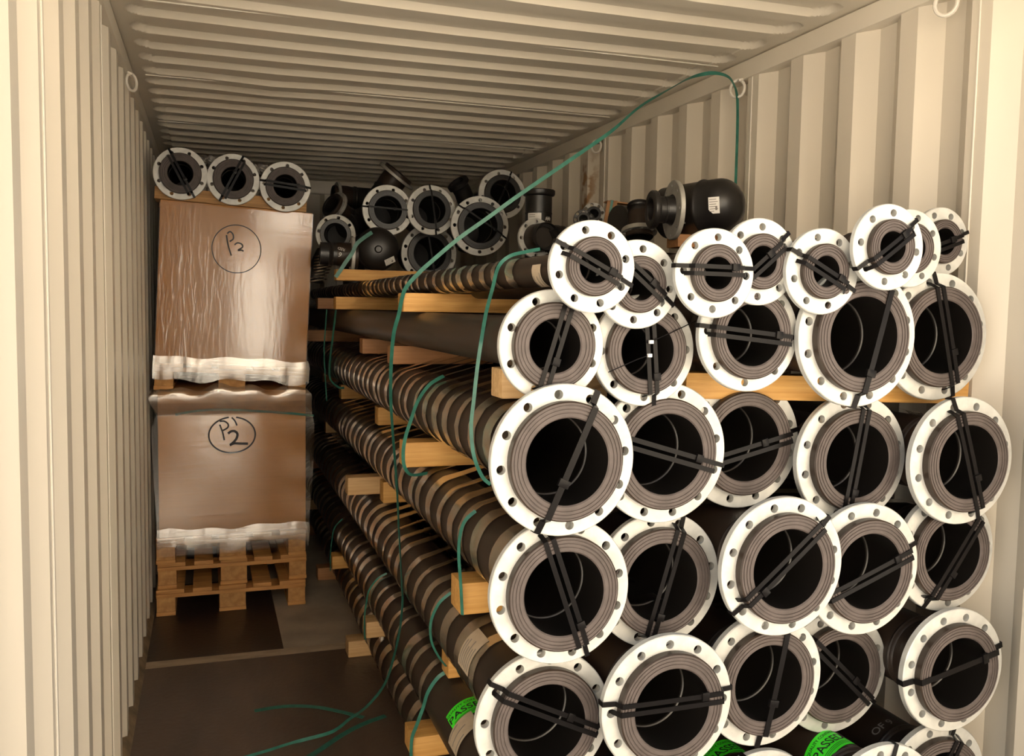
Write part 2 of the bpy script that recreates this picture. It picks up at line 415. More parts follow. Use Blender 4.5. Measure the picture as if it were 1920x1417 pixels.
# ------------------------------------------------------------------ flanged pipes
_cache = {}
def flange_mesh(R, Rh, rh, ri, n, t, m):
    key = ('ring', R, Rh, rh, ri, n, t, m.name)
    if key in _cache: return _cache[key]
    b = MB(); K = 28; q = PI / n
    for s in range(n):
        c = 2 * PI * s / n
        poly = []
        for i in range(9): a = c - q + 2 * q * i / 9; poly.append((R, a))
        for i in range(5): poly.append((R + (ri - R) * i / 5, c + q))
        for i in range(9): a = c + q - 2 * q * i / 9; poly.append((ri, a))
        for i in range(5): poly.append((ri + (R - ri) * i / 5, c - q))
        hc = Vector((Rh * math.cos(c), Rh * math.sin(c)))
        outer = [Vector((r * math.cos(a), r * math.sin(a))) for r, a in poly]
        hole = []
        for p in outer:
            d = (p - hc).normalized(); hole.append(hc + d * rh)
        vs = []
        ch = .0022
        for (y, sh) in ((0, 1), (t, 0)):
            for p, (r, a) in zip(outer, poly):
                if abs(r - R) < 1e-9: p = p * ((R - ch) / R)
                vs.append((p.x, y, p.y))
            for p in hole: vs.append((p.x, y, p.y))
        fs = []
        for i in range(K):
            j = (i + 1) % K
            fs.append((i, j, K + j, K + i))
            fs.append((2 * K + i, 3 * K + i, 3 * K + j, 2 * K + j))
            fs.append((K + i, K + j, 3 * K + j, 3 * K + i))
        b.add(vs, fs)
    N = n * 9
    b.lathe([(R - ch, 0), (R, ch), (R, t - ch), (R - ch, t)], N)
    b.lathe([(ri, 0), (ri, t)], N)
    # rotate lathe alignment: sectors start at -q, lathe at 0 -> weld tolerant
    me = b.mesh('flange_ring', m, ang=30)
    bm = bmesh.new(); bm.from_mesh(me); bmesh.ops.remove_doubles(bm, verts=list(bm.verts), dist=1e-5)
    bmesh.ops.recalc_face_normals(bm, faces=list(bm.faces)); bm.to_mesh(me); bm.free()
    me.polygons.foreach_set('use_smooth', [True] * len(me.polygons)); me.set_sharp_from_angle(angle=math.radians(30))
    _cache[key] = me; return me
def stub_mesh(rb, rf, rp, pro, t, m):
    """stub end: grooved sealing face standing proud of the ring, shoulder, bore"""
    key = ('stub', rb, rf, rp, pro, t, m.name)
    if key in _cache: return _cache[key]
    w = rf - rb; prof = [(rb, .10), (rb, -pro + .003), (rb + .003, -pro)]
    for k in range(3):
        c = rb + w * (.34 + .22 * k); g = min(.0016, w * .04)
        prof += [(c - g, -pro), (c - g * .6, -pro + .0022), (c + g * .6, -pro + .0022), (c + g, -pro)]
    prof += [(rf - .003, -pro), (rf, -pro + .003), (rf, -.001), (rp + .004, -.0008), (rp + .004, t + .05), (rp + .001, t + .075)]
    b = MB(); b.lathe(prof, 72); me = b.mesh('stub_end', [m, M['pe_in'], M['pe']], ang=25)
    for p in me.polygons:
        vs = [me.vertices[i].co for i in p.vertices]
        rr = [math.hypot(c.x, c.z) for c in vs]
        if max(rr) <= rb + .0005: p.material_index = 1
        elif min(c.y for c in vs) > -pro - .0005 and max(c.y for c in vs) > -pro + .0026 and min(rr) > rb + .004: p.material_index = 2
    _cache[key] = me; return me
def pipe_mesh(rb, rp, t, L, m, bead=True):
    key = ('pipe', round(rb, 4), rp, t, round(L, 2), m.name, bead)
    if key in _cache: return _cache[key]
    b = MB()
    prof = [(rb, .10), (rb - .003, .102), (rb - .0035, .105), (rb - .003, .108), (rb, .11), (rb, L), (rp, L), (rp, .135)]
    if bead: prof += [(rp + .003, .132), (rp + .0045, .127), (rp + .002, .1235), (rp + .0045, .120), (rp + .003, .115)]
    prof += [(rp, .112), (rp, t + .004)]
    b.lathe(prof, 64); b.lathe([(.0001, L - .02), (rb, L - .02)], 64); me = b.mesh('pipe', [m, M['pe_in'], M['pe_bead']], ang=40)
    for p in me.polygons:
        vs = [me.vertices[i].co for i in p.vertices]
        if max(math.hypot(c.x, c.z) for c in vs) <= rb + .0005: p.material_index = 2 if max(c.y for c in vs) < .1105 else 1
    _cache[key] = me; return me
def tie_mesh(R, rf, pro, t, ang, off, w, double=True, rh=None, gap=None):
    """cable tie: one band right across the flange and round its rim, a second one hole to hole, with a buckle"""
    b = MB(); a = math.radians(ang)
    u = Vector((math.cos(a), 0, math.sin(a))); nrm = Vector((-math.sin(a), 0, math.cos(a)))
    g = gap if gap is not None else w * .85
    o1 = off + g; o2 = off - g
    def chord(r, o): return math.sqrt(max(r * r - o * o, 1e-6))
    y1 = -pro - .003
    def P(s, o, y): return u * s + nrm * o + Vector((0, y, 0))
    c = chord(R + .002, o1); cf = chord(rf, o1)
    pts = [P(-c, o1, t), P(-c, o1, -.002), P(-cf - .008, o1, -.006), P(-cf, o1, y1), P(-cf * .4, o1, y1 - .001), P(cf * .4, o1, y1 - .001), P(cf, o1, y1), P(cf + .008, o1, -.006), P(c, o1, -.002), P(c, o1, t)]
    ups = [-u, -u * .7 - Vector((0, .7, 0)), (0, -1, 0), (0, -1, 0), (0, -1, 0), (0, -1, 0), (0, -1, 0), (0, -1, 0), u * .7 - Vector((0, .7, 0)), u]
    b.ribbon(pts, w, .0024, ups)
    if double:
        Rh = rh; c = chord(Rh, o2); cf = chord(rf, o2)
        pts = [P(-c, o2, .012), P(-c + .003, o2, -.003), P(-min(cf, c - .006), o2, y1), P(0, o2, y1 - .001), P(min(cf, c - .006), o2, y1), P(c - .003, o2, -.003), P(c, o2, .012)]
        ups = [-u, (0, -1, 0), (0, -1, 0), (0, -1, 0), (0, -1, 0), (0, -1, 0), u]
        b.ribbon(pts, w, .0024, ups)
    # buckle
    s0 = chord(rf, o1) * (.35 if int(abs(ang)) % 2 else .62)
    bb = MB(); bb.box(-.009, .009, -.0055, .0035, -w * .85, w * .85, .0012)
    Rm = Matrix((u, Vector((0, 1, 0)), nrm)).transposed()
    b.add([Rm @ Vector(q) + P(s0, o1, y1 - .001) for q in bb.v], bb.f)
    return b.mesh('cable_tie', M['tie'], ang=40)

SPEC = {  # kind: hole circle, hole radius, face radius, bore radius, pipe radius, ring thickness, protrusion, holes
    'S': dict(h=.80, rh=.0088, f=.64, b=.385, rp=.039, t=.016, pro=.016, n=8),
    'M': dict(h=.84, rh=.0095, f=.775, b=.545, rp=.0635, t=.018, pro=.020, n=8),
    'L': dict(h=.868, rh=.0105, f=.785, b=.575, rp=.100, t=.020, pro=.024, n=12)}
def flanged_pipe(kind, R, loc, phase, tie, L, label, rot=None, name='flanged_pipe', group='flanged pipes in the big stack', cat='pipe', m='pe', fm='face', ringm='galv', rp=None, n=None, single=False, tiew=None):
    q = SPEC[kind]; t = q['t']; Rr = round(R, 4); rp = rp or q['rp']; n = n or q['n']
    ro = thing(name, label, cat, loc, rot, group)
    rf = round(Rr * q['f'], 4); rb = round(Rr * q['b'], 4); rb = min(rb, rp - .003)
    ring = link('flange_ring', flange_mesh(Rr, round(Rr * q['h'], 4), q['rh'], round(max(rp + .006, rf * .86), 4), n, t, M[ringm]), ro)
    ring.rotation_euler = (0, -math.radians(phase), 0)
    link('stub_end', stub_mesh(rb, rf, rp, q['pro'], t, M[fm]), ro)
    link('pipe', pipe_mesh(rb, rp, t, L, M[m]), ro)
    if tie[0] is not None:
        w = tiew or {'S': .0095, 'M': .0105, 'L': .0115}[kind]
        link('cable_tie', tie_mesh(Rr, rf, q['pro'], t, tie[0], tie[1], w, not single, Rr * q['h']), ro)
    return ro

PIPES = {  # kind, x, y, z, ring radius, bolt phase, tie angle, tie offset
 'A1': ('S',1.101,1.802,1.803,.1000,103.7,-26.9,-.0006), 'A2': ('S',1.231,1.843,1.769,.1000,83.5,-39.2,.0131),
 'A3': ('S',1.386,1.774,1.796,.1000,86.9,-0.6,.0056), 'A4': ('S',1.519,1.801,1.827,.1000,87.6,39.9,-.0029),
 'A5': ('S',1.670,1.771,1.808,.1000,103.4,-26.9,-.0055), 'A6': ('S',1.817,1.727,1.867,.1000,83.8,36.0,.0008),
 'A7': ('S',2.023,1.886,1.881,.1000,30.7,None,None), 'A8': ('S',2.197,1.965,1.910,.0925,67.4,19.0,-.0091),
 'B1': ('M',1.040,1.877,1.629,.1250,157.7,-107.1,.0013), 'B2': ('M',1.275,1.890,1.618,.1302,-179.2,-84.8,.0065),
 'B3': ('M',1.516,1.829,1.658,.1340,-139.4,-6.0,-.0021), 'B4': ('L',1.800,1.797,1.656,.1700,-164.0,-104.9,.0254),
 'B5': ('L',2.154,1.918,1.654,.1700,-106.5,-75.3,.0109),
 'C1': ('L',1.056,1.833,1.377,.1700,96.2,-113.9,-.0047), 'C2': ('L',1.342,1.911,1.371,.1700,102.0,-16.4,.0023),
 'C3': ('L',1.613,1.990,1.376,.1700,-102.1,13.5,-.0178), 'C4': ('L',1.898,1.917,1.334,.1700,163.3,-100.0,-.0079),
 'C5': ('L',2.167,1.823,1.335,.1670,165.5,-71.7,-.0004),
 'D1': ('L',1.071,1.872,1.068,.1700,162.0,-70.7,.0029), 'D2': ('L',1.358,1.945,1.049,.1700,129.5,-106.5,.007),
 'D3': ('L',1.622,1.810,1.100,.1700,162.4,-140.1,-.0179), 'D4': ('L',1.890,1.845,1.063,.1700,108.3,20.6,-.0098),
 'D5': ('L',2.183,1.875,1.078,.1600,155.6,-125.6,.0164),
 'E1': ('L',1.061,1.938,.734,.1700,175.3,-25.8,.0276), 'E2': ('L',1.330,1.826,.785,.1700,90.0,.1,.0149),
 'E3': ('L',1.627,1.877,.791,.1700,12.1,-101.6,.0063), 'E4': ('L',1.910,1.964,.745,.1700,-99.5,-43.2,.0091),
 'E5': ('L',2.168,1.815,.778,.1650,107.3,12.5,.0068),
 'F1': ('L',1.065,1.93,.442,.1700,20,30,.01), 'F2': ('L',1.345,1.95,.442,.1700,50,80,.01),
 'F3': ('L',1.630,1.876,.436,.1700,99.9,-65.0,.0108), 'F4': ('L',1.885,1.734,.483,.1700,95.7,-112.8,-.045),
 'F5': ('L',2.160,1.846,.455,.1650,132.0,60,.02),
 'G1': ('L',1.085,1.95,.172,.1680,40,60,.02)}
LAB = {
 'A1': 'small flanged pipe at the left end of the top row, ties slanting down right',
 'A2': 'small flanged pipe set low, second from the left in the top row',
 'A3': 'small flanged pipe with level black ties, third from the left in the top row',
 'A4': 'small flanged pipe set back, fourth from the left in the top row',
 'A5': 'small flanged pipe with ties slanting down right, fifth from the left in the top row',
 'A6': 'highest small flanged pipe on the right of the top row, tie rising to the right',
 'A7': 'small flanged pipe mostly hidden behind the highest one at the top right',
 'A8': 'small flanged pipe at the right end of the top row by the wall',
 'B1': 'unwrapped medium flanged pipe at the left end of the second row, ties nearly upright',
 'B2': 'medium flanged pipe with upright ties, second from the left in the second row',
 'B3': 'medium flanged pipe with a level loose-ended tie in the middle of the second row',
 'B4': 'large flanged pipe with one tie, fourth from the left in the second row',
 'B5': 'large flanged pipe at the right end of the second row above the yellow batten end',
 'C1': 'large flanged pipe at the left end of the third row, single steep tie',
 'C2': 'large pipe with ties slanting down right, second from the left in the third row',
 'C3': 'large flanged pipe set back in the shade in the middle of the third row',
 'C4': 'large flanged pipe with twisted upright ties, fourth from the left in the third row',
 'C5': 'large flanged pipe at the right end of the third row beside the wall',
 'D1': 'large flanged pipe at the left end of the fourth row with twin steep ties',
 'D2': 'large flanged pipe set back, second from the left in the fourth row',
 'D3': 'large flanged pipe standing forward in the middle of the fourth row, diagonal ties',
 'D4': 'large pipe with a tie rising gently right, fourth from the left in the fourth row',
 'D5': 'shaded flanged pipe at the right end of the fourth row tucked under its neighbours',
 'E1': 'large flanged pipe at the left end of the fifth row, beige label behind its flange',
 'E2': 'large flanged pipe with nearly level ties, second from the left in the fifth row',
 'E3': 'large flanged pipe with an upright twisted tie in the middle of the fifth row',
 'E4': 'flanged pipe set back with diagonal tie, fourth from the left in the fifth row',
 'E5': 'large flanged pipe at the right end of the fifth row, tie rising to the right',
 'F1': 'wrapped pipe with a green sticker on its side, left below the fifth row',
 'F2': 'dark pipe hidden low between the two left flanges of the fifth row',
 'F3': 'pipe with a half-hidden green sticker at the bottom edge of the photo',
 'F4': 'pipe with a readable green quality control sticker at the bottom edge of the photo',
 'F5': 'flanged pipe in the bottom right corner beneath the fifth row',
 'G1': 'lowest wrapped pipe lying just above the floor on the left of the stack'}
PO = {}
for k, (kind, x, y, z, R, ph, ta, to) in PIPES.items():
    L = 7.15 - y
    dz = {'A2': .034, 'A5': .02, 'B3': -.02}.get(k, 0)   # slight lean of a few pipes
    rot = aim((0, 1, dz / 3.0)) if dz else None
    PO[k] = flanged_pipe(kind, R, (x, y, z), ph, (ta, to), L, LAB[k], rot=rot, rp={'G1': .088, 'B2': .07, 'B3': .083}.get(k),
                         single=k in ('B4', 'E3', 'E5', 'F4', 'C1'), tiew=.015 if k in ('B4', 'E3', 'E5', 'C1') else None)
# thin wires tied across the second flange of the second row
for pts in ([(-.105, -.030, -.048), (-.03, -.030, -.018), (-.004, -.031, -.010)], [(.002, -.031, .022), (.05, -.030, .042), (.128, -.006, .070)]):
    b = MB(); b.tube(pts, .0013, 5); b.build('wire', M['tie'], PO['B2'])
for x0, z0 in ((-.008, -.014), (-.005, .017)):
    b = MB(); b.box(x0, x0 + .010, -.036, -.028, z0, z0 + .008, .001); b.build('clip', M['label'], PO['B2'])
# far flange of the unwrapped pipe
o = link('flange_ring', flange_mesh(.125, .105, .0095, .083, 8, .018, M['galv']), PO['B1'], (0, 5.1, 0)); o.rotation_euler = (0, .3, 0)

# --- stickers, labels and marks that sit on pipes
def on_pipe(u, v, r, a0, lift=.0012):
    """u along the circumference (reads with falling angle), v along +Y"""
    a = a0 - u / r
    return Vector(((r + lift) * math.cos(a), v, (r + lift) * math.sin(a)))
def patch(parent, name, m, r, adeg, y, wu, wv, lift=.0012, rot=0.0, label=None):
    b = MB(); n = 14; a0 = math.radians(adeg); ca, sa = math.cos(rot), math.sin(rot); vs = []
    for i in range(n + 1):
        for k in range(3):
            u = (i / n - .5) * wu; v = (k / 2 - .5) * wv
            uu, vv = u * ca - v * sa, u * sa + v * ca
            vs.append(on_pipe(uu, vv + y, r, a0, lift))
    b.add(vs, [(i * 3 + k, i * 3 + k + 1, i * 3 + k + 4, i * 3 + k + 3) for i in range(n) for k in range(2)])
    o = b.build(name, m, parent)
    if label: o['label'] = label
    return o
def text_on_pipe(parent, name, txt, size, r, adeg, y, u0, v0, m, rot=0.0, lift=.002):
    cu = bpy.data.curves.new('t', 'FONT'); cu.body = txt; cu.size = size; cu.align_x = 'CENTER'; cu.offset = size * .012
    cu.resolution_u = 3
    to = bpy.data.objects.new('t', cu); COL.objects.link(to); bpy.context.view_layer.update()
    me = bpy.data.meshes.new_from_object(to); COL.objects.unlink(to); bpy.data.objects.remove(to); bpy.data.curves.remove(cu)
    bm = bmesh.new(); bm.from_mesh(me)
    bmesh.ops.triangulate(bm, faces=list(bm.faces))
    bmesh.ops.subdivide_edges(bm, edges=[e for e in bm.edges if e.calc_length() > .012], cuts=2)
    ca, sa = math.cos(rot), math.sin(rot); a0 = math.radians(adeg)
    for v in bm.verts:
        u, w = v.co.x + u0, v.co.y + v0
        u, w = u * ca - w * sa, u * sa + w * ca
        v.co = on_pipe(u, w + y, r, a0, lift)
    bm.to_mesh(me); bm.free(); me.materials.clear(); me.materials.append(m)
    return link(name, me, parent)
def passed_sticker(P, r, adeg, y, rot, wu=.125, wv=.082):
    s = patch(P, 'sticker', M['sticker'], r, adeg, y, wu, wv, rot=rot, label='bright green quality control sticker')
    k = wu / .125
    text_on_pipe(s, 'print', 'QUALITY CONTROL', .0135 * k, r, adeg, y, 0, .022 * k, M['ink'], rot)
    text_on_pipe(s, 'print', 'PASSED', .037 * k, r, adeg, y, 0, -.013 * k, M['ink'], rot)
    b = MB()
    for q in range(3):
        pts = [on_pipe((i / 8 - .5) * .1 * k * math.cos(rot) - (-.022 - .005 * q) * k * math.sin(rot), y + (i / 8 - .5) * .1 * k * math.sin(rot) + (-.022 - .005 * q) * k * math.cos(rot), r, math.radians(adeg), .002) for i in range(9)]
        b.ribbon(pts, .0012, .0003, [(p.x, 0, p.z) for p in pts])
    b.build('print', M['ink'], s)
passed_sticker(PO['F1'], .1015, 112, .55, 0.0, .14, .095)
passed_sticker(PO['F4'], .100, 106, .18, 0.30)
passed_sticker(PO['F3'], .100, 92, .16, 0.30)
def lined_label(P, m, r, adeg, y, wu, wv, rows=5, lift=.0025, label=None):
    s = patch(P, 'label', M[m], r, adeg, y, wu, wv, lift=lift, label=label)
    b = MB()
    for q in range(rows):
        v = y + wv * (-.36 + .72 * q / max(1, rows - 1)); L = wu * random.uniform(.45, .8)
        pts = [on_pipe(-wu * .42 + L * i / 6, v, r, math.radians(adeg), lift + .0008) for i in range(7)]
        b.ribbon(pts, wv * .045, .0003, [(p.x, 0, p.z) for p in pts])
    b.build('print', M['print'], s)
lined_label(PO['E1'], 'label_tan', .100, 148, .345, .11, .10, 6, .005, 'creased beige paper label')
lined_label(PO['F1'], 'label_tan', .100, 142, .47, .11, .09, 3, .005, 'beige paper label')
lined_label(PO['A1'], 'label_tan', .039, 205, .245, .06, .06, 3, .003, 'cream paper label')
text_on_pipe(PO['F5'], 'writing', 'OF 9', .035, .100, 116, .15, 0, 0, M['grey_mark'])
# grey rubber disc by the first small flange
patch(PO['A1'], 'disc', M['galv_dark'], .043, 190, .06, .035, .05, .002)

# ------------------------------------------------------------------ stretch film spirals
def film_row(label, x1, z1, x2, z2, r, y0, y1, pitch, width, seed, rise=.05):
    """one long film spiral round a row of pipes; over the top it climbs away from the first pipe towards its neighbours"""
    rnd = random.Random(seed); b = MB()
    path = []   # x, z, share of pitch, width factor
    for i in range(17): a = math.radians(112 + 166 * i / 16); path.append((x1 + r * math.cos(a), z1 + r * math.sin(a), .5, 1))
    for f in (.33, .66): path.append((x1 + (x2 - x1) * f, z1 + (z2 - z1) * f - r, .5, 1))
    for i in range(9): a = math.radians(-90 + 180 * i / 8); path.append((x2 + r * math.cos(a), z2 + r * math.sin(a), .5, 1))
    for f in (.75, .5): path.append((x2 + (x1 - x2) * f, z2 + (z1 - z2) * f + r + rise, 1, .8))
    for f in (0, .25, .5, .75):
        a = math.radians(112); p = (x1 + r * math.cos(a), z1 + r * math.sin(a)); q = (x1 + .17 + r * .6, z1 + r + rise)
        path.append((q[0] + (p[0] - q[0]) * f, q[1] + (p[1] - q[1]) * f, 3.2, .62 + .3 * f))
    tot = sum(p[2] for p in path); acc = 0; fr = []
    for p in path: fr.append(acc / tot); acc += p[2]
    n = len(path); turns = int((y1 - y0) / pitch); vs = []
    wj = [rnd.uniform(.5, 1.3) for _ in range(turns + 2)]; yj = [rnd.uniform(-.024, .024) for _ in range(turns + 2)]
    for t in range(turns):
        for i, (x, z, sh, wf) in enumerate(path):
            f = fr[i]; y = y1 - pitch * (t + f) + yj[t] * (1 - f) + yj[t + 1] * f
            w = width * (wj[t] * (1 - f) + wj[t + 1] * f) * wf
            dx, dz = x - x1, z - z1; l = max(math.hypot(dx, dz), 1e-6)
            for k in range(5):
                h = rnd.uniform(0, .0024) + .0006
                vs.append((x + dx / l * h, y + w * (k / 4 - .5), z + dz / l * h))
    m = turns * n
    b.add(vs, [(i * 5 + k, i * 5 + k + 1, i * 5 + k + 6, i * 5 + k + 5) for i in range(m - 1) for k in range(4)])
    return tag(b.build('stretch_film', M['film_pipe'], ang=60), label, 'film', 'film spirals round the pipe rows')
film_row('clear film wound in rings round the small pipes of the top row', 1.101, 1.803, 1.67, 1.825, .0405, 2.16, 7.0, .118, .05, 1, .02)
film_row('clear film wound in rings round the third row of pipes', 1.056, 1.377, 2.167, 1.345, .1015, 1.92, 7.0, .132, .055, 2, .06)
film_row('clear film wound in rings round the fourth row of pipes', 1.071, 1.068, 2.183, 1.085, .1015, 1.95, 7.0, .136, .055, 3, .05)
film_row('clear film wound in rings round the fifth row of pipes', 1.061, .734, 2.16, .775, .1015, 2.0, 7.0, .140, .055, 4)
film_row('clear film wound in rings round the dark pipes below the fifth row', 1.065, .442, 2.16, .45, .1015, 2.58, 7.0, .144, .055, 5)
film_row('clear film wound in rings round the lowest pipe near the floor', 1.085, .172, 1.30, .172, .0895, 2.2, 7.0, .148, .055, 6)

# ------------------------------------------------------------------ timber battens
BAT = [  # x0, x1, y, depth, z0, z1, material, label
 (.955,1.40,3.10,.095,1.694,1.760,'wood','bright pine batten under the top row, nearest of those on the left side'),
 (.940,1.40,4.74,.095,1.694,1.760,'wood','pine batten under the top row, behind the bright nearest one'),
 (.925,1.40,5.42,.10,1.694,1.758,'wood_red','reddish batten under the top row, deepest of three on the left'),
 (.950,1.72,4.80,.09,1.846,1.905,'wood','pine batten lying on top of the small pipes below the black end cap'),
 (.985,1.40,3.46,.09,1.488,1.560,'wood_red','dark batten under the unwrapped pipe at mid length'),
 (1.00,1.40,4.25,.09,1.488,1.560,'wood_red','dark batten under the unwrapped pipe further back'),
 (.870,1.40,5.75,.10,1.488,1.560,'wood_red','dark batten under the far end of the unwrapped pipe'),
 (.995,1.28,2.10,.09,1.488,1.562,'wood_pale','short end-grain batten between the first flanges of second and third rows'),
 (2.02,2.30,3.10,.09,1.958,2.008,'wood_red','dark batten on the right end of the top row under the big domed pipe end'),
 (1.035,1.9,5.22,.09,1.176,1.258,'wood','small batten end beneath the third row, behind the strap knot'),
 (1.035,1.9,4.02,.09,1.176,1.258,'wood','half-hidden batten end beneath the third row at mid length'),
 (.930,1.9,2.93,.10,1.176,1.260,'wood','orange batten beneath the third row, sticking out nearest on the left'),
 (1.075,1.9,6.45,.09,1.176,1.258,'wood_red','shaded batten beneath the third row near the end wall'),
 (1.030,1.20,3.86,.085,.854,.948,'wood','batten end beneath the fourth row beside the hanging green strap'),
 (.905,1.20,4.06,.085,.854,.935,'wood_pale','pale batten end beneath the fourth row, left of the green strap'),
 (.970,1.20,2.36,.11,.858,.948,'wood','knotty batten beneath the fourth row just behind its left flange'),
 (1.060,1.20,6.15,.09,.852,.940,'wood_pale','pale small batten end beneath the fourth row near the end wall'),
 (1.085,1.25,4.36,.085,.550,.630,'wood_red','narrow batten end beneath the fifth row at mid length'),
 (1.015,1.25,2.66,.085,.550,.630,'wood','upright-looking batten end beneath the fifth row beside the beige label'),
 (1.000,1.25,6.50,.095,.550,.630,'wood_red','dark batten beneath the fifth row close to the end wall'),
 (.955,2.25,6.45,.10,.262,.330,'wood_pale','pale batten above the lowest pipe close to the end wall'),
 (.948,2.25,4.93,.10,.262,.334,'wood','upper of the two battens left of the lowest pipe, further from the camera'),
 (.955,2.25,3.84,.10,.262,.334,'wood_pale','pale upper batten above the lowest pipe at the floor seam'),
 (.920,2.25,2.74,.12,.262,.334,'wood','big orange batten in front at the bottom of the stack'),
 (.945,2.25,4.30,.10,.001,.082,'wood_pale','batten lying on the floor seam beneath the lowest pipe'),
 (.945,2.25,5.60,.10,.001,.080,'wood_red','batten lying on the floor beneath the lowest pipe, further back'),
 (1.000,2.25,6.75,.10,.001,.080,'wood_red','batten lying on the floor in the dark near the end wall')]
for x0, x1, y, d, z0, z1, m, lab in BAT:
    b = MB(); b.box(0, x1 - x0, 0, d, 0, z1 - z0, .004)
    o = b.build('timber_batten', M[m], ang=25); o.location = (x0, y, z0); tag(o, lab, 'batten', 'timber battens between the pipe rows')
b = MB(); b.box(0, .90, 0, .09, 0, .066, .004)
o = b.build('timber_batten', M['wood'], ang=25); o.location = (1.44, 1.985, 1.493); o.rotation_euler = (0, math.radians(1.9), 0)
tag(o, 'long yellow batten under the two large right pipes of the second row', 'batten', 'timber battens between the pipe rows')

# ------------------------------------------------------------------ green packing straps
def strap(pts, label, width=.013, up=(0, -1, 0), sub=6, twist=None):
    P = smooth_pts(pts, sub); b = MB()
    for q in P: q.z = max(q.z, .0025)
    b.ribbon(P, width, .0010, up if twist is None else [Vector((math.sin(twist(i / len(P))), -math.cos(twist(i / len(P))), .25 * math.sin(3 * twist(i / len(P))))) for i in range(len(P))])
    return tag(b.build('packing_strap', M['green'], ang=60), label, 'strap', 'green packing straps')
strap([(2.325,3.19,2.03),(2.322,3.19,2.2),(2.322,3.19,2.4),(2.325,3.2,2.53),(2.318,3.20,2.585),(2.27,3.16,2.618),(2.234,3.15,2.633),(2.186,3.15,2.637),(2.135,3.15,2.628),(2.07,3.15,2.604),(1.98,3.15,2.551),(1.869,3.15,2.482),(1.761,3.15,2.388),(1.654,3.14,2.311),(1.507,3.12,2.21),(1.364,3.10,2.111),(1.244,3.09,2.023),(1.145,3.08,1.952),(1.048,3.08,1.869),(1.001,3.08,1.825),(.955,3.08,1.768),(.937,3.09,1.683),(.922,3.1,1.617),(.914,3.1,1.513),(.913,3.1,1.4),(.92,3.1,1.285),(.936,3.1,1.093),(.947,3.1,.898),(.958,3.1,.716),(.960,3.1,.658),(.955,3.12,.554),(.945,3.16,.451),(.926,3.24,.311),(.876,3.32,.197),(.82,3.42,.105),(.758,3.48,.034),(.634,3.498,.006),(.51,3.455,.004),(.40,3.42,.004)],
      'long green strap from the lashing ring across the pipe stack to the floor', .014, twist=lambda s: .2 + (1.2 * max(0, 1 - abs(s - .25) / .14)) + (.9 * max(0, 1 - abs(s - .72) / .16)) )
strap([(.482,3.828,.003),(.577,3.838,.003),(.664,3.822,.004),(.748,3.776,.006),(.829,3.709,.006),(.91,3.63,.006)],
      'short curved green strap end lying furthest left on the floor', .02, up=(0, -.2, 1))
strap([(.65,3.36,.003),(.706,3.409,.003),(.801,3.504,.003),(.898,3.577,.003),(1.0,3.62,.006)],
      'dark green strap lying on the floor close to the lowest pipe', .024, up=(0, -.1, 1))
strap([(1.184,2.36,1.876),(1.138,2.35,1.866),(1.089,2.34,1.852),(1.055,2.33,1.822),(1.030,2.30,1.764),(.995,2.24,1.700),(.968,2.19,1.630),(.958,2.19,1.558),(.950,2.19,1.477),(.944,2.19,1.409),(.952,2.19,1.335),(.978,2.20,1.278),(1.001,2.20,1.256)],
      'green strap looping over the first small pipe just behind its flange', .0095, twist=lambda s: -.6 + .4 * s)
strap([(1.034,2.83,1.490),(.984,2.82,1.462),(.944,2.81,1.410),(.919,2.80,1.348),(.903,2.80,1.297),(.896,2.80,1.246),(.902,2.80,1.200),(.930,2.82,1.172),(.99,2.86,1.168)],
      'green strap bent round the third row above the orange batten', .012, twist=lambda s: -1 + .6 * s)
strap([(1.0,2.33,1.158),(.969,2.33,1.130),(.956,2.33,1.085),(.954,2.33,1.039),(.958,2.33,.987),(.962,2.33,.934),(.966,2.33,.87)],
      'green strap over the fourth row next to the knotty batten', .010, twist=lambda s: -.9)
strap([(1.013,2.63,.836),(.975,2.63,.805),(.951,2.63,.75),(.953,2.63,.69),(.975,2.63,.64),(1.003,2.64,.60)],
      'thin green strap over the fifth row ahead of the upright batten end', .009, twist=lambda s: -.9)
strap([(1.039,2.72,.553),(1.0,2.72,.535),(.966,2.72,.49),(.95,2.72,.44),(.93,2.72,.386),(.914,2.72,.341),(.912,2.72,.268)],
      'green strap running down to the big orange batten in front', .012, twist=lambda s: -.9)
strap([(.95,5.2,1.69),(.94,5.2,1.55),(.935,5.2,1.45),(.942,5.2,1.30),(.95,5.2,1.17)],
      'thin dark strap hanging far back beside the upper cardboard box', .007, twist=lambda s: -.5)
strap([(.975,5.0,1.69),(.955,5.0,1.517),(.942,5.0,1.40),(.945,5.0,1.311),(.99,5.0,1.265),(1.02,4.99,1.262)],
      'green strap bent round the far part of the third row', .013, twist=lambda s: -.9)
strap([(1.13,4.76,2.10),(1.054,4.75,2.042),(1.024,4.75,1.985),(.991,4.75,1.938),(.964,4.75,1.895),(.940,4.75,1.86)],
      'broad green strap slanting past the black end cap onto the upper batten', .02)
strap([(1.04,3.82,.553),(.998,3.82,.53),(.962,3.82,.48),(.950,3.82,.42),(.945,3.82,.381),(.944,3.82,.31),(.948,3.83,.262)],
      'thin strap round the pale upper batten at the floor seam', .008, twist=lambda s: -.9)
strap([(1.0,4.9,.550),(.955,4.9,.50),(.94,4.9,.42),(.935,4.9,.36),(.935,4.91,.262)],
      'thin dark strap round the upper of two battens further back', .007, twist=lambda s: -.9)

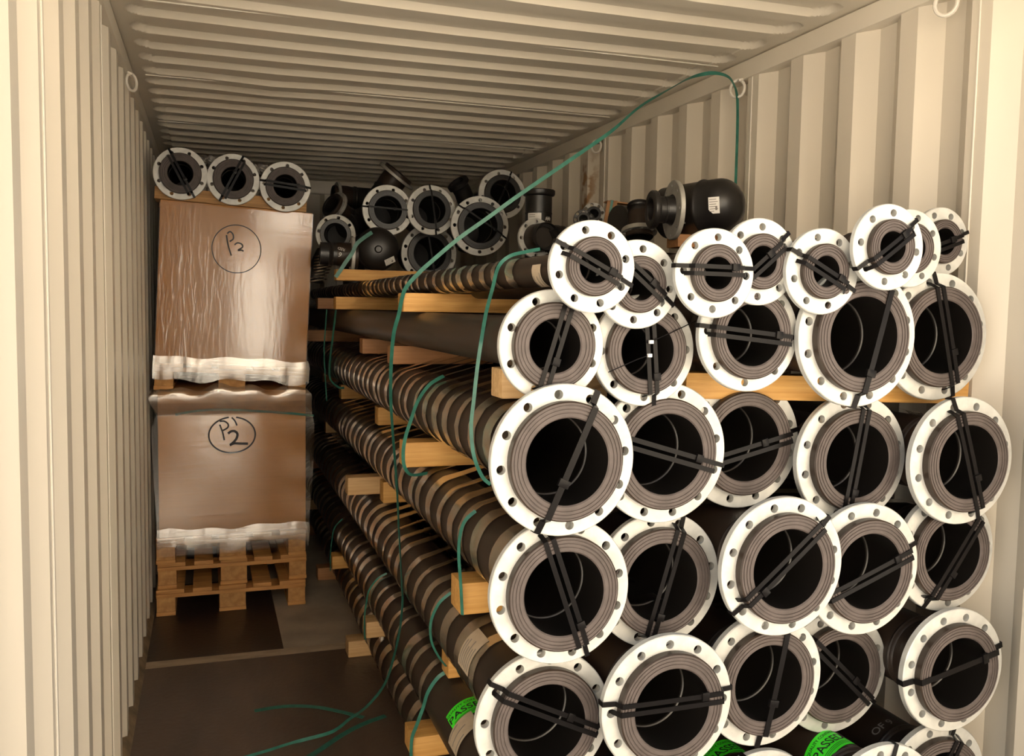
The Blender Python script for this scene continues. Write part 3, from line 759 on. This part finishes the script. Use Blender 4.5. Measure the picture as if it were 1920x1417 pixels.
# ------------------------------------------------------------------ pallets and wrapped boxes
def pallet(loc, label, tilt=0.0, yaw=0.0, skew=0.0):
    t = thing('wooden_pallet', label, 'pallet', loc, group='stacked wooden pallets'); t.rotation_euler = (0, tilt, yaw)
    xs = [(0, .1), (.3275, .4725), (.7, .8)]; ys = [(0, .145), (.5275, .6725), (1.055, 1.2)]
    def part(nm, m, *bx):
        b = MB(); b.box(*bx, .003); return b.build(nm, M[m], t, ang=25)
    for x in xs:
        part('bottom_board', 'pallet', x[0], x[1], 0, 1.2, 0, .022)
        for y in ys: part('block', 'pallet_block', x[0] + .002, x[1] - .002, y[0] + .004, y[1], .022, .100)
    for y in ys: part('stringer_board', 'pallet', 0, .8, y[0], y[1], .100, .122)
    for x in ((0, .145), (.19, .29), (.3275, .4725), (.51, .61), (.655, .8)):
        part('deck_board', 'pallet', x[0], x[1], 0.003, 1.2, .122, .144)
    return t
pallet((.028, 5.17, .001), 'bottom wooden pallet of three, standing on the floor')
pallet((.036, 5.19, .1455), 'middle wooden pallet of three under the lower box', yaw=.008)
pallet((.030, 5.17, .290), 'topmost of the three low pallets, partly covered by film')
TL = math.radians(2.5)
pallet((.030, 5.17, 1.248), 'wooden pallet between the two cardboard boxes', tilt=TL)

def strokes(parent, name, m, groups, cx, cz, y, k, width):
    b = MB()
    for g in groups:
        P = smooth_pts([(cx + u * k, y, cz - v * k) for u, v in g], 5)
        b.ribbon(P, width, .0008, (0, -1, 0))
    return b.build(name, m, parent, smooth=False)
def circ(rx, ry, a0, a1, n=28): return [(rx * math.cos(math.radians(a0 + (a1 - a0) * i / n)), ry * math.sin(math.radians(a0 + (a1 - a0) * i / n))) for i in range(n + 1)]
K = .00099
def film_shell(parent, name, m, x0, x1, y0, y1, rows, wob, seed, nx=26, ny=14, close_top=False):
    """film pulled round a box: rows = (z, outset front, outset left, outset right, wave)"""
    rnd = random.Random(seed); b = MB(); vs = []; ring = []
    for z, of, ol, orr, wv in rows:
        line = []
        for i in range(ny): f = i / ny; line.append((x0 - ol, y1 + (y0 - of - y1) * f, -1))
        for i in range(nx): f = i / nx; line.append((x0 - ol + (x1 + orr - x0 + ol) * f, y0 - of, 0))
        for i in range(ny + 1): f = i / ny; line.append((x1 + orr, y0 - of + (y1 - y0 + of) * f, 1))
        ring.append(len(line))
        for j, (x, y, s) in enumerate(line):
            dy = -abs(wob * rnd.uniform(0, 1)) if s == 0 else 0
            dx = s * abs(wob * rnd.uniform(0, 1))
            dz = wv * (math.sin(j * .55 + seed) * .6 + math.sin(j * .23 + 2 * seed) * .7)
            vs.append((x + dx, y + dy, z + dz))
    n = ring[0]
    b.add(vs, [(r * n + i, r * n + i + 1, (r + 1) * n + i + 1, (r + 1) * n + i) for r in range(len(rows) - 1) for i in range(n - 1)])
    return b.build(name, m, parent, ang=80)
# lower box
t = thing('cardboard_box', 'lower film-hooded brown cardboard box with a circled P2 on three pallets', 'box', (.048, 5.182, .436)); t.rotation_euler = (0, 0, math.radians(1.6))
b = MB(); b.box(0, .785, 0, 1.15, 0, .800, .004); b.build('carton', M['carton'], t, ang=25)
cx, cz = .425 - .042, .992 - .436
strokes(t, 'marker_writing', M['marker'], [circ(124, 100, -80, 262), [(-66, -78), (-42, -78), (-22, -62), (-24, -42), (-50, -26)], [(-66, -60), (-52, -20), (-42, 28)], [(-2, -98), (14, -80), (26, -52)]], cx, cz, -.0215, K, .0085)
strokes(t, 'marker_writing', M['marker'], [[(-22, -8), (-6, -20), (14, -20), (28, -4), (22, 22), (2, 46), (-12, 56), (10, 48), (40, 50), (84, 52)]], cx, cz, -.0215, K, .0135)
film_shell(t, 'film_hood', M['film_bag'], 0, .785, 0, 1.15,
           [(-.09, .054, .006, .008, .006), (-.02, .051, .006, .010, .003), (.10, .044, .012, .016, .0), (.3, .032, .022, .034, .0), (.5, .019, .030, .046, .0), (.60, .012, .032, .046, .004), (.655, .010, .012, .036, .004), (.672, .007, .004, .032, .003), (.70, .012, .02, .028, .004), (.74, .026, .03, .02, .006)], .0006, 3)
film_shell(t, 'film_hood_top', M['film_top'], .0, .785, 0, 1.1, [(.672, .013, -.005, .034, .002), (.70, .020, .012, .030, .005), (.735, .030, .034, .030, .008), (.775, .036, .045, .028, .014), (.805, .034, .03, -.0, .020), (.825, .016, -.02, -.05, .02)], .0015, 3, nx=44)
b = MB(); b.ribbon(smooth_pts([(.09, -.012, .675), (.21, -.012, .694), (.35, -.012, .696), (.52, -.012, .684), (.69, -.012, .668), (.83, -.006, .65)], 4), .013, .001, (0, -1, 0))
b.build('strap', M['green'], t)
film_shell(t, 'film_skirt', M['film_skirt'], -.005, .79, -.01, 1.15, [(-.06, .050, .004, .004, .018), (-.03, .052, .006, .006, .008), (.01, .048, .006, .006, .006), (.05, .044, .005, .005, .01)], .006, 5, nx=40)
# upper box
t = thing('cardboard_box', 'upper shiny film-wrapped brown cardboard box with a circled P2', 'box', (.038, 5.18, 1.393)); t.rotation_euler = (0, TL, 0)
b = MB(); b.box(0, .795, 0, 1.16, 0, .868, .004); b.build('carton', M['carton'], t, ang=25)
b = MB(); b.box(.30, .335, -.0015, 0, .02, .86); 
cx, cz = .434 - .038, 2.013 - 1.393 + .017
strokes(t, 'marker_writing', M['marker'], [circ(129, 131, -115, 245)], cx, cz, -.0042, K, .0050)
strokes(t, 'marker_writing', M['marker'], [[(-56, -72), (-46, -20), (-27, 38)], [(-52, -80), (-38, -92), (-22, -78), (-20, -54), (-38, -38)], [(-12, -22), (4, -34), (26, -28), (30, -12), (8, 6), (28, 4), (36, 10)]], cx, cz, -.0042, K, .0080)
film_shell(t, 'stretch_film', M['film_box'], 0, .795, 0, 1.16, [(-.02, .004, .004, .004, .004), (.10, .003, .003, .003, 0), (.3, .003, .003, .003, 0), (.5, .003, .003, .003, 0), (.7, .003, .003, .003, 0), (.86, .003, .003, .003, .004)], .00012, 8, nx=34)
film_shell(t, 'film_skirt', M['film_skirt'], -.004, .80, -.01, 1.16, [(-.085, .008, .004, .008, .014), (-.05, .012, .006, .010, .010), (.0, .010, .006, .008, .006), (.04, .006, .004, .004, .008)], .006, 9, nx=40)
# boards on the upper box
t = thing('timber_board', 'wide brown timber board laid on top of the upper cardboard box', 'board', (.046, 5.175, 2.263)); t.rotation_euler = (0, TL, 0)
b = MB(); b.box(0, .79, 0, .20, 0, .066, .004); b.build('board', M['board'], t, ang=25)
b = MB(); b.box(0, .79, .45, .65, 0, .066, .004); b.build('board', M['board'], t, ang=25)
# three flanged pipes on the board
for (x, z, R, ph, ta, to, lab) in ((.179, 2.395, .1367, 22, -63, -.004, 'flanged pipe with a tie leaning left, leftmost on the upper cardboard box'),
                                (.446, 2.381, .1363, 16, 63, .0, 'flanged pipe with a tie leaning right, middle one on the upper cardboard box'),
                                (.718, 2.358, .1359, 84, -6, .004, 'flanged pipe with a level tie, rightmost on the upper cardboard box')):
    o = flanged_pipe('M', R, (x, 5.14, z), ph, (ta, to), .85, lab, group='flanged pipes on the upper box', fm='face', m='pe_black', rp=.0665, tiew=.012)
    fr = link('flange_ring', flange_mesh(round(R * .8, 4), round(R * .67, 4), .0085, .075, 8, .018, M['galv_dark']), o, (.0, .80, .0))
def clump(loc, sx, sy, sz, seed, label):
    bm = bmesh.new(); bmesh.ops.create_icosphere(bm, subdivisions=4, radius=1.0); rnd = random.Random(seed)
    ph = [rnd.uniform(0, 6) for _ in range(9)]
    for v in bm.verts:
        p = v.co
        d = .18 * math.sin(7 * p.x + ph[0]) * math.sin(6 * p.y + ph[1]) + .14 * math.sin(13 * p.z + ph[2] + 5 * p.x) + .1 * math.sin(19 * p.y + ph[3] + 8 * p.z)
        v.co = Vector((p.x * sx, p.y * sy, p.z * sz)) * (1 + d)
    me = bpy.data.meshes.new('film_wad'); bm.to_mesh(me); bm.free(); me.polygons.foreach_set('use_smooth', [True] * len(me.polygons)); me.materials.append(M['film_clump'])
    return tag(link('film_wad', me, None, loc), label, 'film', 'wads of film by the upper box pipes')
clump((.325, 5.40, 2.500), .06, .05, .035, 1, 'shiny wad of clear film between the left and middle pipes on the box')
clump((.595, 5.40, 2.475), .055, .05, .033, 2, 'shiny wad of clear film between the middle and right pipes on the box')

# ------------------------------------------------------------------ loose fittings at the back
def fitting(kind, R, loc, d, phase, tie, L, label, ringm='galv', rp=None, n=None, fm='pe_black', single=True):
    return flanged_pipe(kind, R, loc, phase, tie, L, label, rot=aim(d), name='flanged_fitting', group='black fittings heaped at the back', cat='pipe fitting', m='pe_black', fm=fm, ringm=ringm, rp=rp, n=n, single=single, tiew=.010)
fitting('M', .1425, (1.283, 5.138, 2.259), (.05, 1, -.02), 74, (-3, .0), .45, 'black flanged fitting with a level tie, left one of the upper pair at the back', rp=.08)
fitting('M', .1425, (1.532, 5.113, 2.270), (.0, 1, -.03), 20, (-82, .0), .45, 'black flanged fitting with an upright tie, just right of the level-tied one', rp=.08)
fitting('L', .1700, (1.795, 5.015, 2.183), (.05, 1, 0), 90, (-32, .02), .45, 'biggest black flanged fitting of the heap, behind the diagonal strap')
fitting('M', .1425, (1.936, 5.045, 2.375), (.0, 1, -.05), 100, (65, -.004), .40, 'black flanged fitting highest on the right of the heap', rp=.08)
fitting('L', .1700, (1.572, 5.330, 2.035), (.0, 1, 0), 75, (-80, .0), .45, 'black flanged fitting lowest in the heap, half hidden by film-wrapped pipe')
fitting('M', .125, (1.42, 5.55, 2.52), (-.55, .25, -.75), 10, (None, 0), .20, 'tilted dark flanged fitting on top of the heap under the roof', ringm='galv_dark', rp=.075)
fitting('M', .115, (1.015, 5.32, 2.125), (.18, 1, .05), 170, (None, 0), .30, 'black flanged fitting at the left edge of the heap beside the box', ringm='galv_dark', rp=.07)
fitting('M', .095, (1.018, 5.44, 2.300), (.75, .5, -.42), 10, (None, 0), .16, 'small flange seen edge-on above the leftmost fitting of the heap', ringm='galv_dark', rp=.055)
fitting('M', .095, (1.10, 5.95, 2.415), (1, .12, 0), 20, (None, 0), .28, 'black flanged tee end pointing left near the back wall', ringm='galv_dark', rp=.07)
t = thing('stub_fitting', 'upright black pipe length carrying the small flanged tee end near the back wall', 'pipe fitting', (1.22, 5.98, 1.845), None, 'black fittings heaped at the back')
b = MB(); b.lathe([(.05, .0), (.07, .0), (.07, .49), (.05, .49)], 40, close=True)
for i, q in enumerate(b.v): b.v[i] = (q[0], -q[2], q[1])
b.build('body', M['pe_black'], t, ang=35)
# elbow arm behind the row of flanges
def bend(loc, pts, r, label, collar=None):
    t = thing('pipe_bend', label, 'pipe fitting', loc, group='black fittings heaped at the back')
    b = MB(); b.tube(smooth_pts(pts, 6), r, 24); b.build('body', M['pe_black'], t, ang=50)
    if collar:
        p, d, rr, l = collar; c = MB(); c.lathe([(rr * .62, .02), (rr * .62, -.0), (rr - .004, 0), (rr, .004), (rr, l - .004), (rr - .006, l), (r, l + .002)], 40)
        o = c.build('collar', M['pe_black'], t); o.location = p; o.rotation_mode = 'QUATERNION'; o.rotation_quaternion = aim(d)
    return t
bend((1.80, 5.45, 2.40), [(-.02, 0, .07), (.02, .02, .02), (.06, .05, -.08), (.08, .10, -.20), (.08, .15, -.32)], .055, 'black pipe bend poking up behind the biggest fitting', ((-.03, -.01, .085), (.5, .2, -.6), .07, .03))
bend((1.15, 5.62, 2.25), [(-.05, -.15, -.06), (0, -.08, -.04), (.08, 0, .0), (.16, .08, .04)], .075, 'black pipe bend rising behind the leftmost fitting', None)
# end cap with nub at the left
def end_cap(loc, d, r, L, label, nub=True, dome=.55):
    t = thing('end_cap', label, 'pipe fitting', loc, aim(d), 'black fittings heaped at the back')
    prof = [(0.0001, -r * dome)]
    for i in range(1, 11): a = PI / 2 * i / 10; prof.append((r * math.sin(a), -r * dome * math.cos(a)))
    prof += [(r, .05), (r + .004, .056), (r + .006, .062), (r + .004, .068), (r, .074), (r, .16), (r * .985, .165), (r * .985, L), (.0001, L)]
    b = MB(); b.lathe(prof, 56); b.build('body', M['pe_black'], t, ang=40)
    if nub:
        b = MB(); b.lathe([(.0001, -r * dome - .02), (.014, -r * dome - .019), (.018, -r * dome - .010), (.022, -r * dome + .006)], 24); b.build('nub', M['pe_black'], t)
    return t
def flat_label(parent, loc, rot, w, h, rows, nick=False):
    o = bpy.data.objects.new('label', None)
    b = MB(); n = .25 * h if nick else 0
    pts = [(-w / 2 + n, 0, -h / 2), (w / 2, 0, -h / 2), (w / 2, 0, h / 2), (-w / 2, 0, h / 2), (-w / 2, 0, -h / 2 + n)]
    b.add(pts + [(x, .001, z) for x, y, z in pts], [(0, 1, 2, 3, 4), (9, 8, 7, 6, 5)] + [(i, (i + 1) % 5, 5 + (i + 1) % 5, 5 + i) for i in range(5)])
    s = b.build('label', M['label'], parent, smooth=False); s.location = loc; s.rotation_mode = 'QUATERNION'; s.rotation_quaternion = rot; s['label'] = 'white printed label'
    b = MB()
    for q in range(rows):
        z = h * (.36 - .72 * q / max(rows - 1, 1)); l = w * random.uniform(.4, .8)
        b.box(-w * .42, -w * .42 + l, -.0008, 0, z - h * .02, z + h * .02)
    b.box(w * .12, w * .3, -.0008, 0, -h * .3, -h * .05)
    b.build('print', M['print'], s, smooth=False)
    bpy.data.objects.remove(o)
c1 = end_cap((1.180, 4.87, 2.020), (.12, 1, .06), .112, .30, 'black domed end cap with a nub and a tilted white label, left of the heap')
qv = Vector((.060, 0, -.058)); qy = -.112 * .55 * math.sqrt(1 - qv.length_squared / .112 ** 2); qv.y = qy
qn = Vector((qv.x / .112 ** 2, qy / (.112 * .55) ** 2, qv.z / .112 ** 2)).normalized()
flat_label(c1, qv + qn * .008, Quaternion(qn, math.radians(28)) @ aim(-qn), .058, .036, 4)
# reducer with edge-on flange and white writing, left of that cap
t = fitting('M', .096, (1.060, 4.92, 1.987), (-1, .05, .02), 15, (None, 0), .18, 'black reducer with white marks and an edge-on flange beside the domed end cap', rp=.06)
text_on_pipe(t, 'writing', '6', .035, .062, 175, .075, 0, 0, M['chalk'], rot=1.2)
text_on_pipe(t, 'writing', 'RED', .022, .062, 150, .07, 0, 0, M['chalk'], rot=1.3)
# film-wound dark pipe ends at the far left of the heap
t = thing('wrapped_fitting', 'dark film-wound fitting jammed between the boxes and the pipe heap', 'pipe fitting', (.93, 5.25, 1.955), None, 'black fittings heaped at the back')
b = MB(); b.tube([(-.04, .0, -.10), (-.02, .02, -.02), (.02, .05, .06)], .05, 20); b.build('body', M['pe_black'], t, ang=50)
b = MB()
for i in range(9):
    z = -.10 + .018 * i
    b.tube([(-.03 + .006 * i + .056 * math.cos(a), .01 + .056 * math.sin(a), z + .01 * math.cos(a)) for a in [2 * PI * k / 20 for k in range(21)]], .0045, 6, cap=False)
b.build('film', M['film_pipe'], t)
# upright stub with white label
t = thing('stub_fitting', 'upright black stub with a raised collar and a white label', 'pipe fitting', (1.985, 4.56, 1.955), None, 'black fittings heaped at the back')
b = MB(); b.lathe([(.05, .30), (.05, .388), (.082, .388), (.086, .384), (.086, .366), (.082, .358), (.071, .354), (.071, .27), (.073, .268), (.073, .262), (.071, .26), (.071, 0)], 48)
for i, q in enumerate(b.v): b.v[i] = (q[0], -q[2], q[1])
b.build('body', M['pe_black'], t, ang=35)
rt = aim((-.45, 1, 0)) 
def upright_patch(parent, name, m, r, a0, a1, z0, z1):
    b = MB(); vs = []
    for i in range(9):
        a = math.radians(a0 + (a1 - a0) * i / 8); vs += [(r * math.cos(a), r * math.sin(a), z0), (r * math.cos(a), r * math.sin(a), z1)]
    b.add(vs, [(2 * i, 2 * i + 1, 2 * i + 3, 2 * i + 2) for i in range(8)]); return b.build(name, m, parent)
o = upright_patch(t, 'label', M['label'], .0725, 200, 262, .155, .262); o['label'] = 'white printed label'
for z in (.25, .24, .215, .19, .18, .17): upright_patch(o, 'print', M['print'], .073, 206, 236, z, z + .003)
upright_patch(o, 'print', M['print'], .073, 240, 247, .20, .22)
b = MB()
for k, (a, z) in enumerate(((282, .232), (287, .236), (292, .23), (297, .236), (304, .232))):
    a = math.radians(a); b.tube([(.0728 * math.cos(a), .0728 * math.sin(a), z - .008), (.0728 * math.cos(a + .03), .0728 * math.sin(a + .03), z + .008)], .002, 5)
b.build('writing', M['chalk'], t)
# white flange seen from behind with black body in front
t = fitting('M', .099, (1.872, 4.30, 2.065), (.12, -1, .02), 0, (None, 0), .11, 'black fitting with a pale half-hidden flange behind it, right of the heap', rp=.066)
bend((1.985, 4.24, 2.06), [(-.045, -.02, -.01), (.0, -.01, .01), (.06, .05, .0), (.13, .12, -.02)], .058, 'black elbow body next to the pale half-hidden flange', ((-.05, -.03, -.01), (1, .3, .1), .078, .03))
# small stub, small grey flange
fitting('S', .05, (2.10, 4.22, 2.165), (.35, 1, -.1), 0, (None, 0), .12, 'small black stub in front of the ribbed right wall', ringm='pe_black', rp=.022)
fitting('S', .062, (2.255, 4.45, 2.22), (.25, 1, -.1), 10, (None, 0), .12, 'small grey flange leaning against the right wall behind the cardboard edge', ringm='galv_dark', rp=.026)
# cardboard edge protector with green strap
t = thing('edge_protector', 'brown cardboard edge protector held by a green strap beside the black tee', 'packaging', (2.03, 3.82, 2.095), aim((.12, 1, 0)), None)
b = MB(); b.add([(-.02, 0, -.13), (.028, 0, -.13), (.066, 0, .118), (.018, 0, .118), (.018, .006, .118), (.066, .006, .118), (.028, .006, -.13), (-.02, .006, -.13)], [(0, 1, 2, 3), (4, 5, 6, 7), (0, 3, 4, 7), (1, 6, 5, 2), (3, 2, 5, 4), (0, 7, 6, 1)])
b.add([(.018, 0, .112), (.16, .0, .102), (.16, .06, .102), (.018, .06, .112), (.018, 0, .118), (.16, .0, .108), (.16, .06, .108), (.018, .06, .118)], [(0, 1, 2, 3), (7, 6, 5, 4), (0, 4, 5, 1), (1, 5, 6, 2), (2, 6, 7, 3), (3, 7, 4, 0)])
b.build('cardboard', M['cardedge'], t, smooth=False)
b = MB(); b.ribbon([(.022, -.0015, 0), (.040, -.0015, .119), (.041, .03, .1205)], .012, .001, [(0, -1, 0), (0, -.7, .7), (0, 0, 1)]); b.build('strap', M['green'], t)
bend((2.05, 3.62, 2.105), [(-.05, -.02, .0), (0, 0, 0), (.06, .03, .01), (.13, .06, .01)], .062, 'black tee body between the cardboard edge and the stub collar', None)
fitting('M', .075, (2.03, 3.45, 2.035), (.1, .3, 1), 0, (None, 0), .10, 'dull flange lying flat below the black tee body', ringm='galv_dark', rp=.045)
# stub with collar and galvanised ring, right
t = thing('flanged_stub', 'black stub with open collar on the left and a galvanised ring seen from the side', 'pipe fitting', (1.862, 3.03, 2.085), aim((.985, -.17, .0)), 'black fittings heaped at the back')
b = MB(); b.lathe([(.040, .10), (.040, .004), (.044, 0), (.066, 0), (.070, .004), (.070, .018), (.066, .024), (.050, .030), (.048, .05), (.050, .052), (.050, .056), (.048, .058), (.051, .075), (.055, .088), (.062, .095), (.062, .108)], 56); b.build('body', M['pe_black'], t, ang=35)
o = link('flange_ring', flange_mesh(.109, .092, .0065, .058, 8, .018, M['galv_dark']), t, (0, .082, 0))
text_on_pipe(t, 'writing', '6 RED', .022, .050, 205, .062, 0, 0, M['chalk'], rot=-.05, lift=.006)
# big domed pipe end
DR, DD = .1015, .88
cd = Vector((-.47, .88, -.06))
c2 = end_cap((2.150, 3.015, 2.112), cd, DR, .24, 'big glossy black domed pipe end with a white label near the right wall', nub=False, dome=DD)
def on_dome(u, v):
    # point and outward normal on the dome at lateral offsets u (x), v (z)
    q = max(0, 1 - (u * u + v * v) / DR ** 2); y = -DR * DD * math.sqrt(q)
    return Vector((u, y, v)), Vector((u / DR ** 2, y / (DR * DD) ** 2, v / DR ** 2)).normalized()
nw = (Vector(cam.location) - Vector((2.15, 3.0, 2.11))).normalized() + Vector((-.16, .05, .02))
nl = (aim(cd).inverted() @ nw).normalized()
k = math.sqrt((nl.x * DR) ** 2 + (nl.y * DR * DD) ** 2 + (nl.z * DR) ** 2)
pt = Vector((nl.x * DR ** 2, nl.y * (DR * DD) ** 2, nl.z * DR ** 2)) / k; nn = nl
flat_label(c2, pt + nn * .004, aim(-nn), .040, .060, 6, nick=True)
text_on_pipe(c2, 'writing', '6 160', .018, .103, 205, .10, 0, 0, M['chalk'], rot=0, lift=.0045)
